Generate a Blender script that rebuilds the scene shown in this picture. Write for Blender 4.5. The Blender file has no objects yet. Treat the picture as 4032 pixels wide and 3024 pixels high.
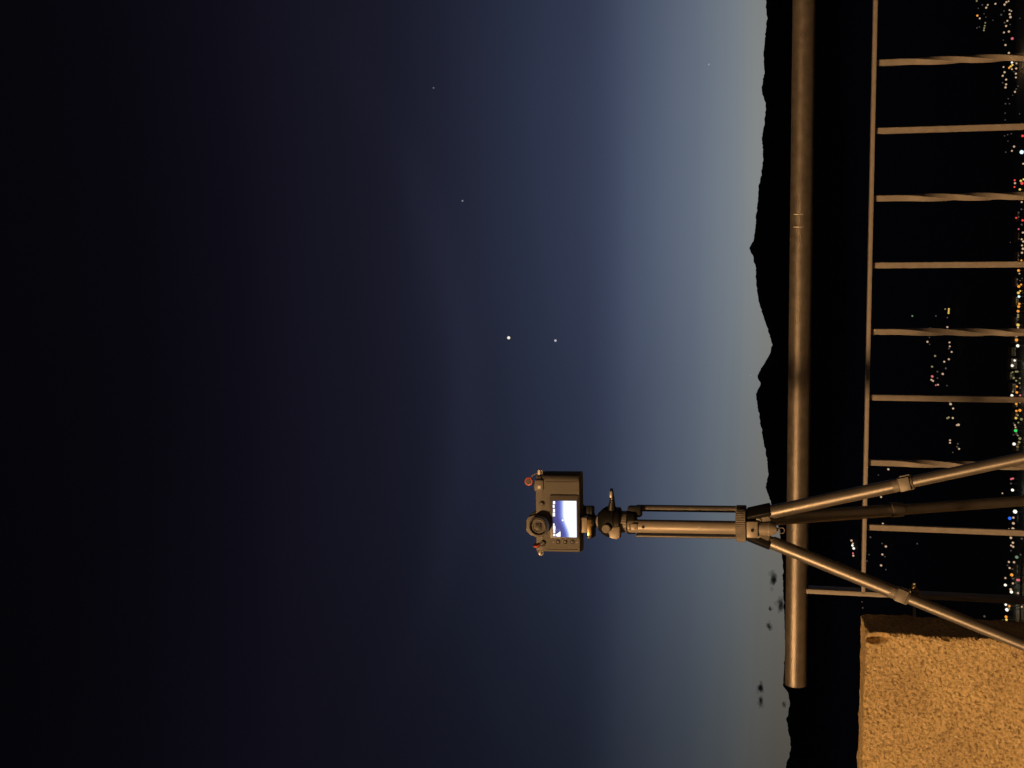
import bpy, bmesh, math, random
import numpy as np
from mathutils import Vector, Matrix, noise

random.seed(7)
S = bpy.context.scene
C = S.collection
R = math.radians

# ------------------------------------------------------------------ camera
FPX = 4900.0                     # focal length in pixels of the 4032 px wide photograph
EYE = Vector((0, 0, 1.15))
pitch = math.atan(1124 / FPX)
roll = R(0.82)
cF = Vector((0, math.cos(pitch), math.sin(pitch)))
cU0 = Vector((0, -math.sin(pitch), math.cos(pitch)))
cR0 = Vector((1, 0, 0))
cU = math.cos(roll) * cU0 - math.sin(roll) * cR0
cR = math.cos(roll) * cR0 + math.sin(roll) * cU0
cam_data = bpy.data.cameras.new('viewpoint')
cam_data.lens = FPX / 4032 * 36
cam_data.sensor_width = 36
cam_data.clip_start = 0.05
cam_data.clip_end = 120000
cam = bpy.data.objects.new('viewpoint', cam_data)
C.objects.link(cam)
# the photograph was taken with the phone held upright and is stored lying on its side: world up points left
mx, my, mz = -cU, cR, -cF
cam.matrix_world = Matrix(((mx.x, my.x, mz.x, EYE.x), (mx.y, my.y, mz.y, EYE.y), (mx.z, my.z, mz.z, EYE.z), (0, 0, 0, 1)))
S.camera = cam

# ------------------------------------------------------------------ dusk sky
W = bpy.data.worlds.new('World')
S.world = W
W.use_nodes = True
nt = W.node_tree
nt.nodes.clear()
def nd(tree, t, **kw):
    n = tree.nodes.new(t)
    for k, v in kw.items():
        setattr(n, k, v)
    return n
def lin(c):
    return tuple((x / 255 / 12.92) if x / 255 <= 0.04045 else ((x / 255 + 0.055) / 1.055) ** 2.4 for x in c)
tc = nd(nt, 'ShaderNodeTexCoord')
sep = nd(nt, 'ShaderNodeSeparateXYZ')
nt.links.new(tc.outputs['Generated'], sep.inputs[0])
asn = nd(nt, 'ShaderNodeMath', operation='ARCSINE')
nt.links.new(sep.outputs['Z'], asn.inputs[0])
deg = nd(nt, 'ShaderNodeMath', operation='MULTIPLY_ADD')
deg.inputs[1].default_value = 180 / math.pi / 50
deg.inputs[2].default_value = 10 / 50            # ramp position 0 = -10 deg, 1 = +40 deg
nt.links.new(asn.outputs[0], deg.inputs[0])
ramp = nd(nt, 'ShaderNodeValToRGB')
SKY = [(-10, (16, 18, 24)), (-2, (128, 120, 108)), (0.8, (129, 127, 121)), (1.9, (126, 130, 130)), (2.9, (114, 123, 131)), (4.6, (97, 108, 125)),
       (7.6, (61, 70, 93)), (9.4, (49, 56, 78)), (12.5, (39, 45, 64)), (15.8, (30, 32, 48)), (19.3, (25, 25, 39)),
       (24, (17, 16, 27)), (29, (9, 8, 15)), (35, (6, 5, 8)), (40, (5, 5, 8))]
cr = ramp.color_ramp
cr.interpolation = 'B_SPLINE'
while len(cr.elements) < len(SKY):
    cr.elements.new(0.5)
for e, (a, c) in zip(cr.elements, SKY):
    e.position = (a + 10) / 50
    e.color = (*lin(c), 1)
nt.links.new(deg.outputs[0], ramp.inputs[0])
# brighter towards the azimuth where the sun went down, a little right of the middle
hz = nd(nt, 'ShaderNodeCombineXYZ')
nt.links.new(sep.outputs['X'], hz.inputs[0])
nt.links.new(sep.outputs['Y'], hz.inputs[1])
nrm = nd(nt, 'ShaderNodeVectorMath', operation='NORMALIZE')
nt.links.new(hz.outputs[0], nrm.inputs[0])
dot = nd(nt, 'ShaderNodeVectorMath', operation='DOT_PRODUCT')
dot.inputs[1].default_value = (math.sin(R(11)), math.cos(R(11)), 0)
nt.links.new(nrm.outputs[0], dot.inputs[0])
acs = nd(nt, 'ShaderNodeMath', operation='ARCCOSINE')
nt.links.new(dot.outputs['Value'], acs.inputs[0])
azr = nd(nt, 'ShaderNodeMapRange')
azr.inputs['From Max'].default_value = math.pi
nt.links.new(acs.outputs[0], azr.inputs[0])
ramp2 = nd(nt, 'ShaderNodeValToRGB')
AZ = [(0, (1.02, 1.02, 1.02)), (6, (0.97, 0.97, 0.97)), (11, (0.80, 0.80, 0.80)), (18, (0.64, 0.635, 0.63)), (23, (0.46, 0.45, 0.435)), (28, (0.32, 0.305, 0.29)), (34, (0.25, 0.235, 0.225)), (60, (0.2, 0.18, 0.17)), (90, (0.13, 0.125, 0.12)), (180, (0.1, 0.1, 0.1))]
c2 = ramp2.color_ramp
c2.interpolation = 'B_SPLINE'
while len(c2.elements) < len(AZ):
    c2.elements.new(0.5)
for e, (a, v) in zip(c2.elements, AZ):
    e.position = a / 180
    e.color = (*v, 1)
nt.links.new(azr.outputs[0], ramp2.inputs[0])
mul = nd(nt, 'ShaderNodeMix', data_type='RGBA', blend_type='MULTIPLY')
mul.inputs[0].default_value = 1
nt.links.new(ramp.outputs[0], mul.inputs[6])
# higher up the sky depends less on the azimuth
hi = nd(nt, 'ShaderNodeMapRange', interpolation_type='SMOOTHSTEP')
hi.inputs['From Min'].default_value = 0.16
hi.inputs['From Max'].default_value = 0.52
hi.inputs['To Max'].default_value = 0.75
nt.links.new(sep.outputs['Z'], hi.inputs[0])
mxa = nd(nt, 'ShaderNodeMix', data_type='RGBA')
mxa.inputs[7].default_value = (0.85, 0.83, 0.85, 1)
nt.links.new(hi.outputs[0], mxa.inputs[0])
nt.links.new(ramp2.outputs[0], mxa.inputs[6])
nt.links.new(mxa.outputs[2], mul.inputs[7])
# very thin high cloud, barely there
nz = nd(nt, 'ShaderNodeTexNoise')
nz.inputs['Scale'].default_value = 3.2
nz.inputs['Detail'].default_value = 5
mpg = nd(nt, 'ShaderNodeMapping')
mpg.inputs['Rotation'].default_value = (0, R(-58), 0)
mpg.inputs['Scale'].default_value = (0.35, 1.0, 2.2)
nt.links.new(tc.outputs['Generated'], mpg.inputs['Vector'])
nt.links.new(mpg.outputs[0], nz.inputs['Vector'])
nr = nd(nt, 'ShaderNodeMapRange')
nr.inputs['From Min'].default_value = 0.3
nr.inputs['From Max'].default_value = 0.7
nr.inputs['To Min'].default_value = 0.9
nr.inputs['To Max'].default_value = 1.1
nt.links.new(nz.outputs['Fac'], nr.inputs[0])
# one long thin veil of cirrus bending across the sky above the two planets
def mth(op, a, b=None, c=None):
    n = nd(nt, 'ShaderNodeMath', operation=op)
    for k, v in enumerate((a, b, c)):
        if v is None: continue
        if isinstance(v, (int, float)): n.inputs[k].default_value = v
        else: nt.links.new(v, n.inputs[k])
    return n.outputs[0]
az = mth('MULTIPLY', mth('ARCTAN2', sep.outputs['X'], sep.outputs['Y']), 180 / math.pi)
el = mth('MULTIPLY', asn.outputs[0], 180 / math.pi)
mid = mth('ADD', mth('MULTIPLY_ADD', az, 0.06, 15.2), mth('MULTIPLY', mth('MULTIPLY', az, az), 0.0155))
off_ = mth('SUBTRACT', el, mid)
g1 = mth('EXPONENT', mth('MULTIPLY', mth('MULTIPLY', off_, off_), -1.0))
g2 = mth('EXPONENT', mth('MULTIPLY', mth('MULTIPLY', az, az), -0.006))
veil = mth('MULTIPLY', mth('MULTIPLY', g1, g2), mth('MULTIPLY', nz.outputs['Fac'], 0.42))
fac = mth('ADD', nr.outputs[0], veil)
mul2 = nd(nt, 'ShaderNodeVectorMath', operation='SCALE')
nt.links.new(mul.outputs[2], mul2.inputs[0])
nt.links.new(fac, mul2.inputs['Scale'])
bg = nd(nt, 'ShaderNodeBackground')
bg.inputs['Strength'].default_value = 1.08
nt.links.new(mul2.outputs[0], bg.inputs[0])
wo = nd(nt, 'ShaderNodeOutputWorld')
nt.links.new(bg.outputs[0], wo.inputs[0])

# ------------------------------------------------------------------ exposure
S.view_settings.view_transform = 'Standard'
S.view_settings.look = 'None'
S.view_settings.exposure = 0
S.view_settings.gamma = 1
S.view_settings.use_curve_mapping = False
S.cycles.max_bounces = 6
S.cycles.transparent_max_bounces = 96
S.cycles.use_denoising = True
LAMP_POS = Vector((-6.2, -6.0, 6.2))
LAMP_POWER = 5300
LAMP_COLOR = (1.0, 0.56, 0.23)

# ------------------------------------------------------------------ helpers
def ray(X, Y):
    return cF + cU * ((2016 - X) / FPX) + cR * ((1512 - Y) / FPX)
def on_y(X, Y, y):
    r = ray(X, Y)
    return EYE + r * ((y - EYE.y) / r.y)
def on_z(X, Y, z):
    r = ray(X, Y)
    return EYE + r * ((z - EYE.z) / r.z)
def on_plane(X, Y, p, n):
    r = ray(X, Y)
    return EYE + r * ((p - EYE).dot(n) / r.dot(n))

def mat(name, col, rough=0.6, metal=0.0, var=0.0, vscale=20, bump=0.0, bscale=200, emit=None, strength=1.0, spec=0.5):
    m = bpy.data.materials.new(name)
    m.use_nodes = True
    t = m.node_tree
    b = t.nodes['Principled BSDF']
    b.inputs['Base Color'].default_value = (*col, 1)
    b.inputs['Roughness'].default_value = rough
    b.inputs['Metallic'].default_value = metal
    b.inputs['Specular IOR Level'].default_value = spec
    co = nd(t, 'ShaderNodeTexCoord')
    if var:
        n = nd(t, 'ShaderNodeTexNoise')
        n.inputs['Scale'].default_value = vscale
        n.inputs['Detail'].default_value = 6
        t.links.new(co.outputs['Object'], n.inputs['Vector'])
        r = nd(t, 'ShaderNodeValToRGB')
        r.color_ramp.elements[0].position = 0.3
        r.color_ramp.elements[1].position = 0.7
        r.color_ramp.elements[0].color = (*[c * (1 - var) for c in col], 1)
        r.color_ramp.elements[1].color = (*[min(1, c * (1 + var)) for c in col], 1)
        t.links.new(n.outputs['Fac'], r.inputs[0])
        t.links.new(r.outputs[0], b.inputs['Base Color'])
        mr = nd(t, 'ShaderNodeMapRange')
        mr.inputs['To Min'].default_value = max(0.05, rough - 0.12)
        mr.inputs['To Max'].default_value = min(1, rough + 0.12)
        t.links.new(n.outputs['Fac'], mr.inputs[0])
        t.links.new(mr.outputs[0], b.inputs['Roughness'])
    if bump:
        n2 = nd(t, 'ShaderNodeTexNoise')
        n2.inputs['Scale'].default_value = bscale
        n2.inputs['Detail'].default_value = 4
        t.links.new(co.outputs['Object'], n2.inputs['Vector'])
        bp = nd(t, 'ShaderNodeBump')
        bp.inputs['Strength'].default_value = bump
        bp.inputs['Distance'].default_value = 0.002
        t.links.new(n2.outputs['Fac'], bp.inputs['Height'])
        t.links.new(bp.outputs[0], b.inputs['Normal'])
    if emit:
        b.inputs['Emission Color'].default_value = (*emit, 1)
        b.inputs['Emission Strength'].default_value = strength
    return m

def tag(o, label=None, cat=None, group=None, kind=None):
    if label: o['label'] = label
    if cat: o['category'] = cat
    if group: o['group'] = group
    if kind: o['kind'] = kind
    return o
def empty(name, loc, label, cat, group=None):
    o = bpy.data.objects.new(name, None)
    o.empty_display_size = 0.1
    o.location = loc
    C.objects.link(o)
    return tag(o, label, cat, group)

class MB:
    """collects shapes into one mesh object"""
    def __init__(self, M=None):
        self.bm = bmesh.new()
        self.M = M or Matrix.Identity(4)
    def _tf(self, vs, m):
        bmesh.ops.transform(self.bm, matrix=m, verts=vs)
    def box(self, lo, hi, bev=0.0, m=None, seg=2):
        r = bmesh.ops.create_cube(self.bm, size=1)
        lo, hi = Vector(lo), Vector(hi)
        d = hi - lo
        self._tf(r['verts'], Matrix.Translation((lo + hi) / 2) @ Matrix.Diagonal((d.x, d.y, d.z, 1)))
        vs = r['verts']
        if bev:
            es = list({e for v in vs for e in v.link_edges})
            q = bmesh.ops.bevel(self.bm, geom=es, offset=bev, segments=seg, affect='EDGES', profile=0.5)
            vs = list({v for f in q['faces'] for v in f.verts} | {v for v in vs if v.is_valid})
        if m: self._tf(vs, m)
        return self
    def lathe(self, prof, m=None, seg=40, ridge=0, depth=0.0):
        """prof: list of (radius, height) along local z"""
        rings = []
        new = []
        for r, h in prof:
            ring = []
            for k in range(seg):
                a = 2 * math.pi * k / seg
                rr = r
                if ridge and depth and (k % ridge) >= ridge / 2:
                    rr = r - depth
                v = self.bm.verts.new((rr * math.cos(a), rr * math.sin(a), h))
                ring.append(v); new.append(v)
            rings.append(ring)
        for a, b in zip(rings, rings[1:]):
            for k in range(seg):
                self.bm.faces.new((a[k], a[(k + 1) % seg], b[(k + 1) % seg], b[k]))
        self.bm.faces.new(list(reversed(rings[0])))
        self.bm.faces.new(rings[-1])
        if m: self._tf(new, m)
        return self
    def tube(self, a, b, r0, r1=None, seg=32, bev=0.0):
        a, b = Vector(a), Vector(b)
        r1 = r0 if r1 is None else r1
        L = (b - a).length
        q = (b - a).to_track_quat('Z', 'Y').to_matrix().to_4x4()
        prof = [(r0, 0), (r1, L)] if not bev else [(r0 - bev, 0), (r0 - bev * .3, bev * .3), (r0, bev), (r1, L - bev), (r1 - bev * .3, L - bev * .3), (r1 - bev, L)]
        return self.lathe(prof, Matrix.Translation(a) @ q, seg)
    def prism(self, pts, lo, hi, axis='z', bev=0.0, m=None):
        """pts: 2D outline, extruded along an axis"""
        def p3(p, h):
            return {'z': (p[0], p[1], h), 'y': (p[0], h, p[1]), 'x': (h, p[0], p[1])}[axis]
        A = [self.bm.verts.new(p3(p, lo)) for p in pts]
        B = [self.bm.verts.new(p3(p, hi)) for p in pts]
        n = len(pts)
        fs = [self.bm.faces.new(A), self.bm.faces.new(B)]
        for k in range(n):
            fs.append(self.bm.faces.new((A[k], A[(k + 1) % n], B[(k + 1) % n], B[k])))
        vs = A + B
        if bev:
            es = [e for e in {e for f in fs[:2] for e in f.edges}]
            q = bmesh.ops.bevel(self.bm, geom=es, offset=bev, segments=2, affect='EDGES', profile=0.5)
            vs = list({v for f in q['faces'] for v in f.verts} | {v for v in vs if v.is_valid})
        if m: self._tf(vs, m)
        return self
    def ball(self, c, r, sub=2, sc=(1, 1, 1)):
        q = bmesh.ops.create_icosphere(self.bm, subdivisions=sub, radius=r)
        self._tf(q['verts'], Matrix.Translation(c) @ Matrix.Diagonal((*sc, 1)))
        return self
    def torus(self, c, R0, r, m=None, seg=28, ms=10, a0=0, a1=2 * math.pi):
        rings, new = [], []
        full = abs(a1 - a0 - 2 * math.pi) < 1e-6
        n = seg if full else seg + 1
        for i in range(n):
            a = a0 + (a1 - a0) * i / seg
            ring = []
            for j in range(ms):
                b = 2 * math.pi * j / ms
                v = self.bm.verts.new(((R0 + r * math.cos(b)) * math.cos(a), (R0 + r * math.cos(b)) * math.sin(a), r * math.sin(b)))
                ring.append(v); new.append(v)
            rings.append(ring)
        for i in range(seg):
            a, b = rings[i], rings[(i + 1) % n]
            for j in range(ms):
                self.bm.faces.new((a[j], b[j], b[(j + 1) % ms], a[(j + 1) % ms]))
        mm = Matrix.Translation(c) @ (m or Matrix.Identity(4))
        self._tf(new, mm)
        return self
    def build(self, name, material, parent=None, smooth=35, loc=None, kind=None):
        bmesh.ops.recalc_face_normals(self.bm, faces=self.bm.faces)
        self.bm.transform(self.M)
        me = bpy.data.meshes.new(name)
        if smooth:
            for f in self.bm.faces: f.smooth = True
            for e in self.bm.edges:
                if len(e.link_faces) == 2 and e.calc_face_angle(0) > R(smooth): e.smooth = False
        self.bm.to_mesh(me)
        self.bm.free()
        o = bpy.data.objects.new(name, me)
        for mm in (material if isinstance(material, (list, tuple)) else [material]):
            me.materials.append(mm)
        C.objects.link(o)
        if parent: o.parent = parent
        if loc: o.location = loc
        if kind: o['kind'] = kind
        return o

def copy_thing(o, parent=None):
    c = o.copy()
    C.objects.link(c)
    if parent: c.parent = parent
    for ch in list(o.children): copy_thing(ch, c)
    return c

# ------------------------------------------------------------------ materials
M = {}
M['dark_earth'] = mat('dark_earth', (0.03, 0.026, 0.016), 0.95, var=0.4, vscale=0.02)
M['paving'] = mat('paving', (0.075, 0.068, 0.058), 0.9, var=0.3, vscale=6, bump=0.5, bscale=120)
M['galvanised'] = mat('galvanised', (0.195, 0.175, 0.16), 0.38, 0.65, var=0.18, vscale=60, bump=0.35, bscale=500)
M['iron_paint'] = mat('iron_paint', (0.265, 0.24, 0.225), 0.55, 0.05, var=0.12, vscale=60, bump=0.3, bscale=700)
M['leg_tube'] = mat('leg_tube', (0.245, 0.225, 0.205), 0.42, 0.68, var=0.06, vscale=40, bump=0.08, bscale=900)
M['anodised'] = mat('anodised', (0.37, 0.325, 0.28), 0.45, 0.2, var=0.05, vscale=50, bump=0.05, bscale=900)
M['cast_grey'] = mat('cast_grey', (0.22, 0.2, 0.18), 0.5, 0.2, var=0.08, vscale=80)
M['black_metal'] = mat('black_metal', (0.012, 0.0115, 0.0115), 0.4, 0.0)
M['black_plastic'] = mat('black_plastic', (0.012, 0.012, 0.012), 0.5)
M['rubber'] = mat('rubber', (0.02, 0.02, 0.02), 0.8)
M['brass'] = mat('brass', (0.55, 0.4, 0.2), 0.35, 0.9)
M['steel'] = mat('steel', (0.5, 0.48, 0.46), 0.4, 0.4)
M['leatherette'] = mat('leatherette', (0.155, 0.145, 0.135), 0.6, var=0.12, vscale=300, bump=0.6, bscale=1500)
M['body_shell'] = mat('body_shell', (0.18, 0.168, 0.155), 0.55, var=0.06, vscale=100)
M['bezel'] = mat('bezel', (0.10, 0.09, 0.085), 0.4)
M['red_cord'] = mat('red_cord', (0.5, 0.09, 0.065), 0.5)
M['dark_red'] = mat('dark_red', (0.1, 0.01, 0.01), 0.5)
M['white_print'] = mat('white_print', (0.75, 0.74, 0.72), 0.6)
M['cloud'] = mat('cloud', (0.72, 0.74, 0.78), 1.0, spec=0.0)
M['button_dark'] = mat('button_dark', (0.035, 0.032, 0.03), 0.45)
M['faded_print'] = mat('faded_print', (0.4, 0.38, 0.35), 0.6)
M['paving_far'] = mat('paving_far', (0.04, 0.036, 0.032), 0.85, var=0.3, vscale=0.3)
M['house_wall'] = mat('house_wall', (0.3, 0.28, 0.25), 0.9, var=0.1, vscale=1)
M['house_roof'] = mat('house_roof', (0.12, 0.07, 0.05), 0.9, var=0.2, vscale=2)
def glow(name, srgb, k=1.0):
    m = bpy.data.materials.new(name)
    m.use_nodes = True
    t = m.node_tree
    t.nodes.clear()
    e = nd(t, 'ShaderNodeEmission')
    e.inputs[0].default_value = (*lin(srgb), 1)
    e.inputs[1].default_value = k
    o = nd(t, 'ShaderNodeOutputMaterial')
    t.links.new(e.outputs[0], o.inputs[0])
    return m

# rough split granite of the pillar
def granite():
    m = bpy.data.materials.new('granite')
    m.use_nodes = True
    t = m.node_tree
    b = t.nodes['Principled BSDF']
    b.inputs['Roughness'].default_value = 0.85
    b.inputs['Specular IOR Level'].default_value = 0.3
    co = nd(t, 'ShaderNodeTexCoord')
    v = nd(t, 'ShaderNodeTexVoronoi')
    v.inputs['Scale'].default_value = 230
    t.links.new(co.outputs['Object'], v.inputs['Vector'])
    r = nd(t, 'ShaderNodeValToRGB')
    els = r.color_ramp.elements
    els[0].position = 0.0; els[0].color = (0.37, 0.285, 0.17, 1)
    els[1].position = 1.0; els[1].color = (0.80, 0.64, 0.44, 1)
    for pos, c in ((0.12, (0.52, 0.395, 0.215)), (0.3, (0.62, 0.48, 0.26)), (0.7, (0.66, 0.51, 0.28)), (0.9, (0.72, 0.565, 0.325))):
        e = els.new(pos); e.color = (*c, 1)
    sp = nd(t, 'ShaderNodeSeparateColor')
    t.links.new(v.outputs['Color'], sp.inputs[0])
    t.links.new(sp.outputs[0], r.inputs[0])
    n = nd(t, 'ShaderNodeTexNoise')
    n.inputs['Scale'].default_value = 9
    n.inputs['Detail'].default_value = 5
    t.links.new(co.outputs['Object'], n.inputs['Vector'])
    r2 = nd(t, 'ShaderNodeValToRGB')
    r2.color_ramp.elements[0].position = 0.3; r2.color_ramp.elements[0].color = (0.78, 0.74, 0.72, 1)
    r2.color_ramp.elements[1].position = 0.7; r2.color_ramp.elements[1].color = (1.08, 1.06, 1.0, 1)
    t.links.new(n.outputs['Fac'], r2.inputs[0])
    mx_ = nd(t, 'ShaderNodeMix', data_type='RGBA', blend_type='MULTIPLY')
    mx_.inputs[0].default_value = 1
    t.links.new(r.outputs[0], mx_.inputs[6])
    t.links.new(r2.outputs[0], mx_.inputs[7])
    # small dark pores
    n3 = nd(t, 'ShaderNodeTexNoise')
    n3.inputs['Scale'].default_value = 170
    n3.inputs['Detail'].default_value = 7
    n3.inputs['Roughness'].default_value = 0.65
    t.links.new(co.outputs['Object'], n3.inputs['Vector'])
    r3 = nd(t, 'ShaderNodeValToRGB')
    r3.color_ramp.elements[0].position = 0.36; r3.color_ramp.elements[0].color = (0.42, 0.38, 0.34, 1)
    r3.color_ramp.elements[1].position = 0.47; r3.color_ramp.elements[1].color = (1, 1, 1, 1)
    t.links.new(n3.outputs['Fac'], r3.inputs[0])
    mx3 = nd(t, 'ShaderNodeMix', data_type='RGBA', blend_type='MULTIPLY')
    mx3.inputs[0].default_value = 1
    t.links.new(mx_.outputs[2], mx3.inputs[6])
    t.links.new(r3.outputs[0], mx3.inputs[7])
    t.links.new(mx3.outputs[2], b.inputs['Base Color'])
    n2 = nd(t, 'ShaderNodeTexNoise')
    n2.inputs['Scale'].default_value = 300
    n2.inputs['Detail'].default_value = 8
    n2.inputs['Roughness'].default_value = 0.72
    t.links.new(co.outputs['Object'], n2.inputs['Vector'])
    bp = nd(t, 'ShaderNodeBump')
    bp.inputs['Strength'].default_value = 0.9
    bp.inputs['Distance'].default_value = 0.0035
    t.links.new(n2.outputs['Fac'], bp.inputs['Height'])
    t.links.new(bp.outputs[0], b.inputs['Normal'])
    return m
M['granite'] = granite()

# ------------------------------------------------------------------ terrain
PLAIN = -100.0
def grid_object(name, P, material, kind):
    ny, nx = len(P), len(P[0])
    verts = [tuple(p) for row in P for p in row]
    faces = [(j * nx + i, j * nx + i + 1, (j + 1) * nx + i + 1, (j + 1) * nx + i) for j in range(ny - 1) for i in range(nx - 1)]
    me = bpy.data.meshes.new(name)
    me.from_pydata(verts, [], faces)
    me.materials.append(material)
    for p in me.polygons: p.use_smooth = True
    o = bpy.data.objects.new(name, me)
    C.objects.link(o)
    o['kind'] = kind
    return o
ys = [-30000, -6000, -1000, -200, -40, -8, 2.99, 3.0, 4, 6, 9, 14, 22, 34, 50, 75, 105, 140, 180, 230, 300, 420, 600, 900, 1400, 2200, 3500, 6000, 12000, 40000]
xs = [-40000, -9000, -3000, -1200, -600, -300, -150, -80, -45, -25, -14, -8, -4, 0, 4, 8, 14, 25, 45, 80, 150, 300, 600, 1200, 3000, 9000, 40000]
def ground_z(x, y):
    if y <= 2.99: return -0.03
    t = y - 3.0
    z = -1.2 - t * 0.62
    z = max(z, PLAIN + 0.5 * math.exp(-max(0, t - 155) / 60) * 0)
    if t > 2: z += noise.noise(Vector((x * 0.02, y * 0.02, 3))) * min(1.0, t * 0.05) * (1 if z > PLAIN + 3 else 0.3)
    return z
grid_object('ground', [[(x, y, ground_z(x, y)) for x in xs] for y in ys], M['dark_earth'], 'structure')

mb = MB()
mb.box((-7, -9, -0.2), (7, 2.94, 0.0), 0.01)
terrace = mb.build('terrace_pavement', M['paving'], kind='structure')
mb = MB()
mb.box((-7, 2.55, -1.6), (7, 2.985, 0.12), 0.012)
kerb = mb.build('terrace_wall', M['paving'])
tag(kerb, 'low stone wall at the edge of the terrace under the railing', 'wall')

# ridge line measured along the skyline
SKYLINE = [(-900, 3012), (-500, 2996), (-200, 3008), (0, 3015), (75, 3020), (150, 3012), (220, 3006), (285, 3010), (345, 2999), (360, 3000), (410, 3015), (480, 3011), (540, 3000), (615, 3005),
           (665, 3001), (742, 2987), (800, 2983), (850, 2977), (900, 2974), (945, 2968), (976, 2950), (1015, 2966), (1056, 2976), (1117, 2977), (1184, 2987),
           (1260, 3010), (1312, 3028), (1358, 3041), (1390, 3033), (1430, 3010), (1475, 2983), (1492, 2985), (1511, 2996), (1552, 2976), (1600, 2983), (1653, 2992), (1730, 3005),
           (1807, 3020), (1868, 3025), (1920, 3015), (1981, 3036), (2040, 3058), (2100, 3072), (2182, 3077), (2230, 3084), (2280, 3082), (2420, 3088), (2560, 3092), (2650, 3086),
           (2698, 3083), (2730, 3103), (2767, 3111), (2800, 3104), (2835, 3098), (2890, 3106), (2940, 3115), (2980, 3108), (3004, 3096), (3100, 3092), (3400, 3070), (3900, 3085)]
def ridge_X(Y):
    return float(np.interp(Y, [s[0] for s in SKYLINE], [s[1] for s in SKYLINE]))
cols = []
Ys = np.arange(-900, 3900, 5.0)
for i, Y in enumerate(Ys):
    X = ridge_X(Y) + 3.5 * noise.noise(Vector((Y * 0.05, 0, 0))) + 2.6 * noise.noise(Vector((Y * 0.13, 5, 0)))
    if Y > 2690: X += 4 * noise.noise(Vector((Y * 0.045, 9, 0)))
    cols.append(ray(X, Y))
rows = 21
P = []
for j in range(rows):
    t = j / (rows - 1)
    row = []
    for i, r in enumerate(cols):
        h = Vector((r.x, r.y)).length
        D = 5200 + 500 * math.sin(i * 0.0086 + 1)
        zr = EYE.z + r.z / h * D
        if t < 0.7:
            s = t / 0.7
            d = D - 2300 * (1 - s)
            z = PLAIN - 12 + (zr - PLAIN + 12) * (s ** 1.7) * (1 - 0.25 * (1 - s) * s * (1 + noise.noise(Vector((i * 0.05, j * 0.4, 2)))))
        else:
            s = (t - 0.7) / 0.3
            d = D + 2600 * s
            z = zr - (zr - PLAIN + 60) * s ** 1.3
        row.append((EYE.x + r.x / h * d, EYE.y + r.y / h * d, z))
    P.append(row)
grid_object('hills', P, M['dark_earth'], 'structure')

# ------------------------------------------------------------------ stone pillar
PILLAR_YAW = R(9)
pf = Vector((math.cos(PILLAR_YAW), -math.sin(PILLAR_YAW), 0))      # along the front face, to the right
pb = Vector((math.sin(PILLAR_YAW), math.cos(PILLAR_YAW), 0))       # into the depth
corner = on_y(3700, 2506, 2.55)
ztop = on_y(3411, 2484, 2.55).z
corner.z = 0
def hit_T():
    best = 0.2
    for k in range(400):
        T = 0.05 + k * 0.001
        q = corner + pb * T
        r = ray(3700, 2429)
        if q.x / q.y >= r.x / r.y: return T
    return best
PT = hit_T()
PW = 0.62
def stone_field(p):
    a = noise.noise_vector(p * 40) * 0.0012
    b = noise.noise_vector(p * 140 + Vector((7, 3, 1))) * 0.0017
    c = noise.noise_vector(p * 280 + Vector((1, 9, 4))) * 0.0016
    d = noise.noise_vector(p * 9 + Vector((4, 4, 4))) * 0.003
    return a + b + c + d
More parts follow.
